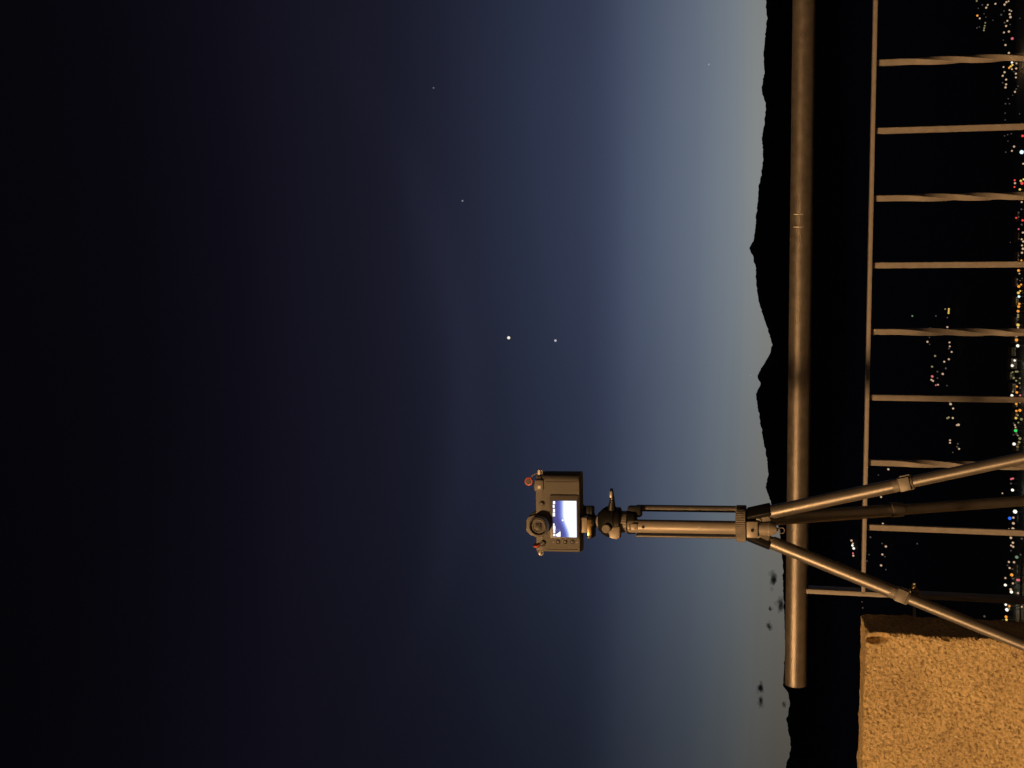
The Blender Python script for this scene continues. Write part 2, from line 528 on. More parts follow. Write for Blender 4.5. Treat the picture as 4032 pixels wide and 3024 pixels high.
def make_pillar():
    # local axes: x right along the front (0 at the right corner, negative to the left), y depth, z up
    def span(a, b, fine, coarse, flen):
        out = []; v = a; s = 1 if b > a else -1
        while (b - v) * s > 1e-6:
            out.append(v)
            v += s * (fine if abs(v - a) < flen else coarse)
        out.append(b)
        return out
    gx = list(reversed(span(0, -PW, 0.0016, 0.03, 0.32)))
    gz = list(reversed(span(ztop, -0.02, 0.0016, 0.04, 0.36)))
    gy = span(0, PT, 0.004, 0.02, 0.5)
    bm = bmesh.new()
    cache = {}
    rr = 0.007
    gc = on_plane(3453, 2513, corner, pb)
    gs, gzc = (gc - corner).dot(pf), gc.z
    def vert(x, y, z):
        k = (round(x, 5), round(y, 5), round(z, 5))
        if k in cache: return cache[k]
        p = Vector((x, y, z))
        q = Vector((min(max(x, -PW + rr), -rr), min(max(y, rr), PT - rr), min(z, ztop - rr)))
        dlt = p - q
        if dlt.length > 1e-6: p = q + dlt.normalized() * rr
        w = stone_field(p)
        if y > 0.012: w *= 0.6
        if dlt.length > rr * 1.02: w = w * 1.5 + noise.noise_vector(p * 55 + Vector((2, 8, 5))) * 0.0035
        # almond shaped gouge beside the corner
        if y < 0.004:
            lx, lz = x - gs, z - gzc
            ca, sa = math.cos(R(8)), math.sin(R(8))
            ax, az = lx * ca + lz * sa, -lx * sa + lz * ca
            hw = 0.0130 * max(0, 1 - (az / 0.029) ** 2) ** 0.8
            if hw > 0 and abs(ax) < hw:
                w = w * 0.15
                w.y += min(2.8 * (hw + ax), 1.15 * (hw - ax))
        p += w
        if z > ztop - 1e-6: p.z += y * 0.04      # the top is dressed with a slight fall towards the terrace
        v = bm.verts.new(p)
        cache[k] = v
        return v
    def sheet(f, A, B, flip):
        G = [[f(a, b) for b in B] for a in A]
        for i in range(len(A) - 1):
            for j in range(len(B) - 1):
                q = (G[i][j], G[i + 1][j], G[i + 1][j + 1], G[i][j + 1])
                bm.faces.new(q if not flip else tuple(reversed(q)))
    sheet(lambda x, z: vert(x, 0, z), gx, gz, False)
    sheet(lambda x, z: vert(x, PT, z), gx, gz[::6] + ([gz[-1]] if (len(gz) - 1) % 6 else []), True) if False else None
    sheet(lambda y, z: vert(0, y, z), gy, gz, False)
    sheet(lambda x, y: vert(x, y, ztop), gx, gy, False)
    sheet(lambda y, z: vert(-PW, y, z), gy, gz, True)
    cb = [vert(x, PT, ztop) for x in gx]
    # back: plain
    bk = [vert(-PW, PT, gz[0]), vert(0, PT, gz[0])]
    right = [vert(0, PT, z) for z in gz]
    left = [vert(-PW, PT, z) for z in gz]
    bm.faces.new(right + list(reversed(cb))[1:] + list(reversed(left))[1:])
    me = bpy.data.meshes.new('stone_pillar')
    bmesh.ops.recalc_face_normals(bm, faces=bm.faces)
    for f in bm.faces: f.smooth = True
    bm.to_mesh(me); bm.free()
    me.materials.append(M['granite'])
    o = bpy.data.objects.new('stone_pillar', me)
    C.objects.link(o)
    o.matrix_world = Matrix(((pf.x, pb.x, 0, corner.x), (pf.y, pb.y, 0, corner.y), (0, 0, 1, 0), (0, 0, 0, 1)))
    return o
pillar = make_pillar()
tag(pillar, 'rough tan granite pillar with a gouge near its corner, left of the tripod', 'stone pillar')

# ------------------------------------------------------------------ railing
RY = R(5)
rp0 = Vector((0, 2.64, 0))
rd = Vector((math.cos(RY), -math.sin(RY), 0))
rn = Vector((math.sin(RY), math.cos(RY), 0))
def rp(X, Y): return on_plane(X, Y, rp0, rn)
railing = empty('railing', rp0, 'weathered metal railing with a thick round handrail and twisted bars behind the tripod', 'railing')
Rw = Matrix.Translation(-rp0)
def extend(a, b, t):
    return a + (b - a) * t
# handrail
hl, hr = rp(3133, 2697), rp(3166.5, 0)
hr2 = extend(hl, hr, 1.55)
hrad = 0.0228
b = MB(Rw)
L = (hr2 - hl).length
q = (hr2 - hl).to_track_quat('Z', 'Y').to_matrix().to_4x4()
prof = [(hrad - 0.0025, 0), (hrad - 0.0008, 0.0007), (hrad, 0.003)] + [(hrad, L * k / 12) for k in range(1, 12)] + [(hrad, L)]
b.lathe(prof, Matrix.Translation(hl) @ q, 64)
handrail = b.build('handrail', M['galvanised'], railing)
# two filed weld marks and a scuff
for Y in (845, 895):
    c = rp(3148, Y)
    b = MB(Rw)
    b.torus((0, 0, 0), hrad, 0.0011, seg=14, ms=8, a0=R(150), a1=R(235))
    for v in b.bm.verts: pass
    bb = Matrix.Translation(c) @ q
    bmesh.ops.transform(b.bm, matrix=bb, verts=b.bm.verts)
    b.build('weld_mark', M['steel'], handrail)
# flat top bar under the handrail
def bar(a, bb_, wid, hgt, name, m):
    b = MB(Rw)
    d = (bb_ - a)
    q = d.to_track_quat('X', 'Z').to_matrix().to_4x4()
    b.box((0, -wid / 2, -hgt / 2), (d.length, wid / 2, hgt / 2), 0.0008, Matrix.Translation(a) @ q)
    return b.build(name, m, railing)
tl, tr = rp(3398, 2332), rp(3447, 0)
bar(tl, extend(tl, tr, 1.6), 0.036, 0.0075, 'top_bar', M['iron_paint'])
# balusters: plain and twisted square bars alternate
bx = [rp(3470, Y) for Y in (247, 517, 781, 1046, 1306, 1564, 1821, 2078)]
ts = [(p - rp0).dot(rd) for p in bx]
slope_, icpt = np.polyfit(range(8), ts, 1)
zt0 = (tl.z, tr.z, (tl - rp0).dot(rd), (tr - rp0).dot(rd))
def bar_top(t):
    return zt0[0] + (zt0[1] - zt0[0]) * (t - zt0[2]) / (zt0[3] - zt0[2])
BW = 0.0118
def baluster(t, twisted):
    ztop_ = bar_top(t) - 0.0037
    zbot = 0.2
    n = 150 if twisted else 1
    b = MB(Matrix.Identity(4))
    base = rp0 + rd * t - rp0
    rings = []
    for k in range(n + 1):
        z = ztop_ + (zbot - ztop_) * k / n
        a = RY * -1
        if twisted:
            dz = ztop_ - z
            a0, a1 = 0.045, 0.60
            s = min(max((dz - a0) / (a1 - a0), 0), 1)
            # eases in, then turns a quarter every 75 mm
            a += -(max(0.0, min(dz, a1) - a0) ** 2 / (max(0.0, min(dz, a1) - a0) + 0.05)) / 0.075 * math.pi / 2
        ring = []
        hw, cc = BW / 2, 0.0008
        for sx, sy in ((-1, -1), (1, -1), (1, 1), (-1, 1)):
            for q2 in ((cc, 0), (0, cc)) if (sx * sy > 0) else ((0, cc), (cc, 0)):
                x, y = sx * (hw - q2[1]), sy * (hw - q2[0])
                ring.append(b.bm.verts.new((base.x + x * math.cos(a) - y * math.sin(a), base.y + x * math.sin(a) + y * math.cos(a), z)))
        rings.append(ring)
    for A, B in zip(rings, rings[1:]):
        for k in range(8):
            b.bm.faces.new((A[k], A[(k + 1) % 8], B[(k + 1) % 8], B[k]))
    b.bm.faces.new(rings[0]); b.bm.faces.new(rings[-1])
    o = b.build('baluster', M['iron_paint'], railing, smooth=25)
    o['label'] = ('square iron bar twisted along its middle' if twisted else 'plain straight square iron bar')
    return o
for k in range(-4, 8):
    baluster(icpt + slope_ * k, k % 2 == 0)
# end post: flat bar from the handrail down
pp = rp(3330, 2328)
tp = (pp - rp0).dot(rd)
b = MB()
mpost = Matrix.Translation(rd * tp) @ Matrix.Rotation(-RY, 4, 'Z')
b.box((-0.0048, -0.018, 0.02), (0.0048, 0.018, hl.z - hrad + 0.004), 0.0008, mpost)
b.build('post', M['iron_paint'], railing)
b = MB()
b.box((-0.03, -0.03, 0.1195), (0.03, 0.03, 0.128), 0.001, mpost)
b.build('base_plate', M['iron_paint'], railing)
b0 = rp0 + rd * tp; b0.z = 0.2
b1 = rp0 + rd * (icpt + slope_ * -4.5); b1.z = 0.2
bar(b0 + rd * 0.005, b1, 0.036, 0.0075, 'bottom_bar', M['iron_paint'])
# threaded rod that ties the post to the pillar, with nut and domed cap
ra = rp(3600, 2296)
k_ = (rp0 - corner).dot(rn) / pb.dot(rn)
rb = corner + pb * k_ - pf * 0.02
rb.z = ra.z - 0.002
rod_dir = (rb - ra).normalized()
b = MB(Rw)
b.tube(ra, rb, 0.0034, seg=12)
rod = b.build('anchor_rod', M['steel'], railing)
pn = rp0 + rd * (tp + 0.006); pn.z = ra.z
b = MB(Rw)
b.tube(pn, pn - rod_dir * 0.0062, 0.0098, seg=6)
b.build('nut', M['brass'], rod)
b = MB(Rw)
b.tube(pn - rod_dir * 0.0062, pn - rod_dir * 0.0145, 0.0058, 0.0050, seg=16, bev=0.0012)
b.build('cap_nut', M['brass'], rod)

# ------------------------------------------------------------------ tripod
apex = EYE + ray(2960, 2062) * 2.2
tx, ty = apex.x, apex.y
tripod = empty('tripod', (tx, ty, 0), 'grey travel tripod with ball head standing before the railing, holding a lit camera', 'tripod')
TILT = Matrix.Translation((0, 0, 1.23)) @ Matrix.Rotation(R(-1.35), 4, 'Y') @ Matrix.Translation((0, 0, -1.23))
def axisY(X): return 2060 + (X - 2918) * 0.0118
def Z(X): return on_y(X, 2060, ty - 0.018).z
def sc(X):
    p = on_y(X, 2060, ty)
    return (p - EYE).dot(cF) / FPX
def A(Y, X): return (axisY(X) - Y) * sc(X)
def T(): return MB(TILT)
pxm = sc(2600)
FRONT = -0.012
# legs
ph0, splay = R(198.5), 0.3586
leg_objs = []
for k in range(3):
    a = ph0 + R(120 * k)
    d = Vector((math.cos(a) * math.sin(splay), math.sin(a) * math.sin(splay), -math.cos(splay)))
    out = Vector((math.cos(a), math.sin(a), 0))
    H = out * 0.0282 + Vector((0, 0, apex.z - 0.025))
    side = out.cross(Vector((0, 0, 1))).normalized()
    nrm_ = side.cross(d).normalized()
    def along(t): return H + d * t
    full = (H.z - 0.012) / -d.z
    # upper tube starts below the hinge fork
    b = MB(); b.tube(along(0.012), along(0.224), 0.0118, 0.0114, 40)
    b.tube(along(0.002), along(0.0125), 0.0085, 0.0108, 40)
    leg = b.build('leg', M['leg_tube'], tripod)
    leg_objs.append(leg)
    # hinge: wedge shaped cheek with pin
    mh = Matrix.Translation(H) @ Matrix(((side.x, nrm_.x, d.x, 0), (side.y, nrm_.y, d.y, 0), (side.z, nrm_.z, d.z, 0), (0, 0, 0, 1)))
    b = MB(); b.box((-0.0125, 0.0025, -0.031), (0.0125, 0.0125, 0.011), 0.002, mh)
    b.build('hinge', M['black_metal'], leg)
    b = MB(); b.lathe([(0.004, -0.0145), (0.0048, -0.0138), (0.0048, 0.0138), (0.004, 0.0145)], mh @ Matrix.Translation((0, 0, -0.014)) @ Matrix.Rotation(R(90), 4, 'Y'), 18)
    b.build('hinge_pin', M['steel'], leg)
    b = MB(); b.prism([(-0.0095, 0.006), (0.0035, 0.006), (0.002, -0.012), (-0.0085, -0.031)], -0.0112, 0.0112, 'x', 0.0012, mh)
    b.build('hinge_tongue', M['cast_grey'], leg)
    # clamps and thinner sections
    r = 0.0098
    t0 = 0.224
    for n_, (t1, rn_) in enumerate(((0.484, 0.0098), (0.74, 0.0082), (full, 0.0067))):
        t1 = min(t1, full)
        mt = Matrix.Translation(along(t0)) @ Matrix(((side.x, nrm_.x, d.x, 0), (side.y, nrm_.y, d.y, 0), (side.z, nrm_.z, d.z, 0), (0, 0, 0, 1)))
        b = MB(); b.tube(along(t0 - 0.002), along(t1), rn_, seg=36)
        tube = b.build('leg_section', M['leg_tube'], leg)
        b = MB()
        b.lathe([(rn_ + 0.0018, -0.001), (rn_ + 0.0012, 0.008), (rn_ + 0.003, 0.0095), (rn_ + 0.003, 0.03), (rn_ + 0.0018, 0.032)], mt, 28)
        b.build('leg_clamp', M['cast_grey'], leg)
        gdir = Vector((0, -1, 0)) if k < 2 else out
        gdir = (gdir - d * gdir.dot(d)).normalized()
        gx_ = gdir.cross(d).normalized()
        mt = Matrix.Translation(along(t0)) @ Matrix(((gx_.x, -gdir.x, d.x, 0), (gx_.y, -gdir.y, d.y, 0), (gx_.z, -gdir.z, d.z, 0), (0, 0, 0, 1)))
        b = MB(); b.box((-rn_ - 0.0014, -rn_ - 0.0055, 0.0105), (rn_ + 0.0014, -rn_ + 0.004, 0.0285), 0.0014, mt)
        b.build('clamp_lever', M['cast_grey'], leg)
        b = MB(); b.tube((mt @ Vector((0.0125, -rn_ + 0.001, 0.014))), (mt @ Vector((0.0125, -rn_ + 0.001, 0.03))), 0.0022, seg=12)
        b.build('clamp_pin', M['steel'], leg)
        t0 = t1
    b = MB(); b.tube(along(full - 0.03), along(full + 0.004), 0.0085, 0.011, 20, 0.002)
    b.build('rubber_foot', M['rubber'], leg)
# shoulder collar with knurling
z1, z0 = Z(2897), Z(2938)
b = T(); b.lathe([(0.0305, z0), (0.0325, z0 + 0.0012), (0.0325, z1 - 0.0012), (0.0305, z1)], None, 208, 4, 0.0009)
b.build('collar', M['cast_grey'], tripod)
b = T(); b.lathe([(0.026, z0 - 0.003), (0.026, z0)], None, 48)
b.build('collar_seat', M['black_metal'], tripod)
b = T(); b.lathe([(0.019, Z(2986)), (0.0215, Z(2986) + 0.002), (0.0215, z0 - 0.003)], None, 30)
b.build('shoulder', M['black_metal'], tripod)
# block on the front between the legs
b = T()
b.box((A(2109, 2960), -0.034, Z(2986)), (A(2044, 2960), -0.012, z0 - 0.001), 0.003)
blk = b.build('shoulder_block', M['anodised'], tripod)
b = T(); b.lathe([(0.0028, 0), (0.0028, 0.0015)], Matrix.Translation((A(2079, 2965), -0.0338, Z(2964))) @ Matrix.Rotation(R(90), 4, 'X'), 16)
b.build('screw', M['black_metal'], blk)
# lower end of the centre column
zc0, zc1 = Z(3058), Z(2989)
cc = A(2077, 3020)
mcc = Matrix.Translation((cc, -0.02, 0))
b = T(); b.lathe([(0.0075, zc0), (0.0100, zc0 + 0.006), (0.0112, zc0 + 0.012), (0.0112, zc1)], mcc, 40)
low = b.build('column_end', M['anodised'], tripod)
b = T(); b.lathe([(0.0109, Z(3029)), (0.0117, Z(3028)), (0.0117, Z(3026)), (0.0109, Z(3025))], mcc, 40)
b.build('steel_band', M['steel'], low)
b = T(); b.lathe([(0.0088, zc1 - 0.0005), (0.0088, Z(2984))], mcc, 30)
b.build('column_neck', M['black_metal'], low)
b = T(); b.tube((cc, -0.02, zc0), (cc, -0.02, zc0 - 0.004), 0.003, seg=14)
b.torus((cc - 0.002, -0.02, zc0 - 0.0085), 0.005, 0.0009, Matrix.Rotation(R(90), 4, 'X') , a0=R(-250), a1=R(60))
b.build('weight_hook', M['cast_grey'], low)
# centre column: a broad front tube with a slimmer tube on either side
zt, zb = Z(2472), z1
b = T(); b.lathe([(0.0118, zb), (0.0118, zt - 0.002), (0.0105, zt)], Matrix.Translation((A(2070, 2700), -0.016, 0)), 48)
col = b.build('centre_column', M['anodised'], tripod)
b = T(); b.lathe([(0.0026, 0), (0.0026, 0.001)], Matrix.Translation((A(2069, 2535), -0.0277, Z(2535))) @ Matrix.Rotation(R(90), 4, 'X'), 18)
b.build('screw_hole', M['black_plastic'], col)
b = T(); b.box((A(2080, 2497), -0.0295, Z(2513)), (A(2056, 2497), -0.024, Z(2488)), 0.0015)
b.build('release_button', M['anodised'], col)
b = T(); b.box((A(2080, 2482), -0.0288, Z(2484)), (A(2058, 2482), -0.024, Z(2481)), 0.0003)
b.build('index_mark', M['black_plastic'], col)
# stamped flower mark half way down
b = T()
for k in range(5):
    a = k * 2 * math.pi / 5
    b.ball((A(2073, 2755) + 0.0026 * math.cos(a), -0.0275, Z(2755) + 0.0026 * math.sin(a)), 0.0009, 1)
b.build('stamped_mark', M['steel'], col)
for nm, Yc, rad, yo, x0 in (('side_rod', 2004.5, 0.0062, 0.010, 2500), ('side_rod', 2111.5, 0.0026, -0.003, 2500)):
    b = T(); b.lathe([(rad, zb), (rad, Z(x0))], Matrix.Translation((A(Yc, 2700), yo, 0)), 32)
    b.build(nm, M['leg_tube'], tripod)
b = T(); b.lathe([(0.0062, zb), (0.0062, Z(2500))], Matrix.Translation((A(2096, 2700), 0.013, 0)), 24)
b.build('inner_rod', M['black_metal'], tripod)
# head base
b = T()
b.lathe([(0.019, Z(2500)), (0.0215, Z(2496)), (0.0225, Z(2470))], None, 48)
b.box((A(2035, 2480), -0.010, Z(2522)), (A(1992, 2480), 0.014, Z(2468)), 0.003)
b.build('column_cap', M['black_plastic'], tripod)
b = T(); b.lathe([(0.0188, Z(2469)), (0.0195, Z(2467)), (0.0195, Z(2443)), (0.0188, Z(2441))], None, 96, 4, 0.0005)
b.build('panning_ring', M['cast_grey'], tripod)
b = T(); b.lathe([(0.0205, Z(2471)), (0.0215, Z(2470)), (0.0215, Z(2467)), (0.0205, Z(2465))], None, 48)
b.build('base_disc', M['black_metal'], tripod)
zh0, zh1 = Z(2441), Z(2352)
hh = zh1 - zh0
b = T(); b.lathe([(0.022, zh0), (0.0262, zh0 + 0.002), (0.0266, zh0 + hh * .25), (0.0286, zh0 + hh * .3), (0.0286, zh0 + hh * .56), (0.0268, zh0 + hh * .68), (0.0232, zh0 + hh * .82), (0.0178, zh0 + hh * .95), (0.0165, zh0 + hh)], None, 56)
head = b.build('ball_housing', M['black_metal'], tripod)
b = T(); b.prism([(A(2112, 2424), Z(2442)), (A(2117, 2424), Z(2428)), (A(2112, 2424), Z(2404)), (A(2090, 2424), Z(2398)), (A(2072, 2424), Z(2412)), (A(2068, 2424), Z(2442))], -0.0275, -0.004, 'y', 0.0015)
b.build('housing_lit_patch', M['anodised'], head)  # pale lug added as the lamplit patch low on the housing
b = T(); b.lathe([(0.0072, -0.006), (0.0082, 0.009), (0.0079, 0.0125), (0.0065, 0.0138)], Matrix.Translation((A(2075, 2391), -0.0205, Z(2391))) @ Matrix.Rotation(R(90), 4, 'X'), 32)
b.build('friction_knob', M['cast_grey'], head)
b = T()
p0, p1, p2 = Vector((A(1996, 2410), -0.014, Z(2408))), Vector((A(1962, 2410), -0.024, Z(2413))), Vector((A(1924, 2410), -0.030, Z(2413)))
b.tube(p0 + Vector((-0.006, 0.004, 0)), p0, 0.0085, 0.0075, 20); b.tube(p0, p1, 0.0072, 0.0042, 18); b.tube(p1, p2, 0.0045, 0.0028, 18); b.ball(p2, 0.003, 2)
lev = b.build('locking_lever', M['black_metal'], head)
b = T(); b.box((p2.x - 0.014, p2.y - 0.0062, p2.z - 0.002), (p2.x - 0.002, p2.y - 0.0008, p2.z + 0.0026), 0.001)
b.build('lever_highlight', M['steel'], lev)  # pale piece put on as the lever's highlight
b = T(); b.ball((0, 0, Z(2366)), 0.0155, 3)
b.build('ball', M['steel'], tripod)
b = T(); b.lathe([(0.0085, Z(2360)), (0.0080, Z(2342)), (0.0125, Z(2336)), (0.0165, Z(2333))], None, 36)
b.build('ball_stem', M['black_metal'], tripod)
# clamp jaw with knob
b = T(); b.box((A(2117, 2320), -0.021, Z(2333)), (A(2030, 2320), 0.021, Z(2311)), 0.0025)
jaw = b.build('clamp_jaw', M['black_metal'], tripod)
b = T(); b.box((A(2104, 2320), -0.0235, Z(2330)), (A(2041, 2320), -0.0205, Z(2313)), 0.001)
b.build('jaw_face', M['brass'], jaw)
b = T(); b.lathe([(0.0088, 0), (0.0092, 0.001), (0.0092, 0.0155), (0.0080, 0.0175)], Matrix.Translation((A(2029, 2317), -0.006, Z(2317))) @ Matrix.Rotation(R(90), 4, 'Y'), 48, 4, 0.0008)
b.build('clamp_knob', M['black_plastic'], jaw)

# ------------------------------------------------------------------ digital camera on the head
dcam = empty('digital_camera', (tx, ty, 0), 'mirrorless camera with glowing rear screen and red strap anchors, mounted on the tripod', 'camera')
YB = -0.030           # rear face of the body
def Z(X): return on_y(X, 2060, ty - 0.030).z
xl, xr = A(2166, 2200), A(1857, 2200)
zb_, zt_ = Z(2281), Z(2111)
def plan(x0, x1, y0, y1, rl, rx_, ry_):
    pts = []
    for cx, cy, ra_, rb_, a0 in ((x1 - rx_, y0 + ry_, rx_, ry_, -90), (x1 - 0.01, y1 - 0.01, 0.01, 0.01, 0), (x0 + rl, y1 - rl, rl, rl, 90), (x0 + rl, y0 + rl, rl, rl, 180)):
        for k in range(11):
            a = R(a0 + 90 * k / 10)
            pts.append((cx + ra_ * math.cos(a), cy + rb_ * math.sin(a)))
    return pts
b = T(); b.prism(plan(xl, xr, YB, YB + 0.044, 0.005, 0.0165, 0.031), zb_, Z(2135), 'z', 0.003)
body = b.build('body', M['leatherette'], dcam)
# top plate and the finder hump
b = T()
b.prism(plan(xl + 0.0005, xr - 0.0005, YB + 0.0005, YB + 0.0435, 0.005, 0.0160, 0.030), Z(2136), zt_, 'z', 0.003)
top = b.build('top_plate', M['body_shell'], dcam)
hx = lambda Y: A(Y, 2090)
b = T(); b.prism([(hx(2112), Z(2118)), (hx(2102), Z(2088)), (hx(2088), Z(2072)), (hx(2044), Z(2071)), (hx(2030), Z(2080)), (hx(2020), Z(2118))], YB + 0.001, YB + 0.05, 'y', 0.002)
hump = b.build('finder_hump', M['body_shell'], dcam)
b = T(); b.box((hx(2085), YB + 0.008, Z(2071.5)), (hx(2046), YB + 0.03, Z(2067)), 0.0008)
b.build('hot_shoe', M['black_metal'], hump)
b = T(); b.prism([(hx(2021), Z(2110)), (hx(2030), Z(2078)), (hx(2016), Z(2092)), (hx(2004), Z(2110))], YB + 0.006, YB + 0.045, 'y', 0.001)
b.build('hump_flank_shade', M['black_plastic'], hump)  # black wedge paints the shade on the hump's right side
rx = Matrix.Rotation(R(90), 4, 'X')
ec = Matrix.Translation((A(2064, 2126), YB - 0.0085, Z(2126))) @ rx @ Matrix.Scale(1.08, 4)
b = T(); b.lathe([(0.0150, -0.0105), (0.0152, -0.002), (0.0172, -0.0008), (0.0176, 0.001), (0.0168, 0.005), (0.0150, 0.0068), (0.0138, 0.0066), (0.0125, 0.003)], ec, 56)
eye = b.build('eyepiece', M['body_shell'], dcam)
b = T(); b.torus((0, 0, 0), 0.0140, 0.0011, ec @ Matrix.Translation((0, 0, 0.0064)), 48, 8)
b.build('eyecup_groove', M['black_plastic'], eye)
b = T(); b.torus((0, 0, 0), 0.0105, 0.0011, ec @ Matrix.Translation((0, 0, 0.0036)), 40, 8)
b.build('inner_ring', M['body_shell'], eye)
b = T(); b.lathe([(0.0096, 0.0028), (0.0094, 0.0036)], ec, 40)
b.build('eyepiece_glass', M['bezel'], eye)
b = T(); b.box((-0.0055, -0.0048, 0.0036), (0.0055, 0.0048, 0.0044), 0.0004, ec)
b.build('finder_window', M['button_dark'], eye)
b = T()
for dx_, dy_ in ((0.0012, 0.0062), (-0.0028, 0.0058), (0.0032, -0.002)):
    b.ball(ec @ Vector((dx_, dy_, 0.0042)), 0.0008, 1)
b.build('sensor_dots', M['steel'], eye)
# screen
b = T(); b.box((A(2112, 2220), YB - 0.0022, Z(2278.5)), (A(1947, 2220), YB + 0.002, Z(2165)), 0.0012)
bez = b.build('screen_frame', M['bezel'], dcam)
sx0, sx1, sz0, sz1 = A(2108, 2222), A(1967, 2222), Z(2271), Z(2178)
def screen_mat():
    m = bpy.data.materials.new('screen_picture')
    m.use_nodes = True
    t = m.node_tree
    t.nodes.clear()
    uv = nd(t, 'ShaderNodeUVMap')
    s = nd(t, 'ShaderNodeSeparateXYZ')
    t.links.new(uv.outputs[0], s.inputs[0])
    # the white band's edge runs down towards the left of the screen
    e1 = nd(t, 'ShaderNodeMapRange', interpolation_type='SMOOTHSTEP')
    e1.inputs['From Min'].default_value = 0.0
    e1.inputs['From Max'].default_value = 0.62
    e1.inputs['To Min'].default_value = 0.70
    e1.inputs['To Max'].default_value = 0.45
    t.links.new(s.outputs['X'], e1.inputs[0])
    dn = nd(t, 'ShaderNodeMath', operation='SUBTRACT'); dn.inputs[0].default_value = 1.0
    t.links.new(s.outputs['Y'], dn.inputs[1])
    df = nd(t, 'ShaderNodeMath', operation='SUBTRACT')
    t.links.new(dn.outputs[0], df.inputs[0]); t.links.new(e1.outputs[0], df.inputs[1])
    mr = nd(t, 'ShaderNodeMapRange')
    mr.inputs['From Min'].default_value = -0.5
    mr.inputs['From Max'].default_value = 0.1
    t.links.new(df.outputs[0], mr.inputs[0])
    r = nd(t, 'ShaderNodeValToRGB')
    els = r.color_ramp.elements
    els[0].position = 0.0; els[0].color = (*lin((74, 72, 126)), 1)
    els[1].position = 1.0; els[1].color = (1.15, 1.2, 1.3, 1)
    for pos, c in ((0.42, (84, 82, 150)), (0.58, (104, 110, 196)), (0.72, (150, 172, 240)), (0.86, (250, 252, 255))):
        e = els.new(pos); e.color = (*lin(c), 1)
    t.links.new(mr.outputs[0], r.inputs[0])
    em = nd(t, 'ShaderNodeEmission')
    t.links.new(r.outputs[0], em.inputs[0])
    o = nd(t, 'ShaderNodeOutputMaterial')
    t.links.new(em.outputs[0], o.inputs[0])
    return m
b = T()
vs = [b.bm.verts.new((x, YB - 0.0024, z)) for x, z in ((sx0, sz0), (sx1, sz0), (sx1, sz1), (sx0, sz1))]
f = b.bm.faces.new(vs)
uvl = b.bm.loops.layers.uv.new('UVMap')
for lp, uvc in zip(f.loops, ((0, 0), (1, 0), (1, 1), (0, 1))): lp[uvl].uv = uvc
scr = b.build('screen', screen_mat(), bez, smooth=0)
white_glow = glow('screen_white', (255, 255, 255), 1.25)
def sxz(px, py):                # from the enlarged crop of the photograph to the screen
    return sx1 + (sx0 - sx1) * (py - 630) / 650, sz1 + (sz0 - sz1) * (px - 635) / 430
b = T()
def quad(x0, y0, x1, y1, lift=0.0003):
    (a, c), (d, e) = sxz(x0, y0), sxz(x1, y1)
    b.box((min(a, d), YB - 0.0024 - lift - 0.0002, min(c, e)), (max(a, d), YB - 0.0024 - lift, max(c, e)))
for x0, y0, x1, y1 in ((640, 638, 678, 690), (636, 704, 668, 756), (640, 776, 674, 838), (634, 846, 674, 910), (642, 1036, 664, 1082), (638, 1084, 680, 1146), (642, 1150, 676, 1208), (640, 1222, 676, 1264)):
    quad(x0, y0, x1, y1)
b.build('status_icons', white_glow, scr)
b = T()
for k, h in enumerate((18, 30, 44, 58, 72, 82, 84, 80, 70)):
    quad(776 - 90 * (h / 84), 1180 + k * 10.2, 772, 1180 + k * 10.2 + 10)
b.build('histogram', white_glow, scr)
b = T()
for q4 in ((696, 1140, 755, 1143), (696, 1172, 755, 1175), (696, 1140, 700, 1175), (752, 1140, 755, 1175)): quad(*q4, lift=0.0002)
b.build('histogram_frame', glow('screen_grey', (150, 150, 190)), scr)
b = T(); x_, z_ = sxz(812, 978); b.ball((x_, YB - 0.0026, z_), 0.0016, 2, (1, 0.2, 1))
b.build('bright_planet_image', white_glow, scr)
# buttons left of the screen
for Xb, rr_ in ((2196, 0.0038), (2224, 0.0038), (2253, 0.0038)):
    m_ = Matrix.Translation((A(2127, Xb), YB, Z(Xb))) @ rx
    b = T(); b.lathe([(rr_, -0.001), (rr_, 0.001), (rr_ * .8, 0.0016)], m_, 20)
    bt = b.build('button', M['button_dark'], dcam)
    b = T(); b.box((-0.0007, -0.0017, 0.0015), (0.0007, 0.0017, 0.0019), 0, m_)
    b.build('button_icon', M['faded_print'], bt)
for Xb in (2178, 2272):
    b = T(); b.lathe([(0.0013, -0.0005), (0.0013, 0.0006)], Matrix.Translation((A(2128, Xb), YB, Z(Xb))) @ rx, 10)
    b.build('indicator', M['faded_print'], dcam)
# panel seams and grip slots
for Ya, Yb, Xa, Xb, pr in ((1894.5, 1892.5, 2275, 2148, 0.0004), (2157.5, 2155.5, 2275, 2152, 0.0004), (1946.5, 1943.5, 2275, 2168, 0.0014)):
    b = T(); b.box((A(Ya, 2220), YB - pr, Z(Xa)), (A(Yb, 2220), YB + 0.001, Z(Xb)))
    b.build('panel_seam', M['black_plastic'], body)
# dial with toggle at the left shoulder
m_ = Matrix.Translation((A(2133, 2136), YB, Z(2136))) @ rx
b = T(); b.lathe([(0.0055, -0.001), (0.0055, 0.002), (0.0045, 0.003)], m_, 30)
dial = b.build('mode_dial', M['button_dark'], dcam)
b = T(); b.box((-0.001, -0.004, 0.0028), (0.001, 0.004, 0.0042), 0.0004, m_ @ Matrix.Rotation(R(35), 4, 'Z'))
b.build('toggle', M['body_shell'], dial)
b = T()
for Yd in (2109, 2118): b.ball((A(Yd, 2134), YB - 0.0004, Z(2134)), 0.0011, 1)
b.build('index_dot', M['white_print'], dcam)
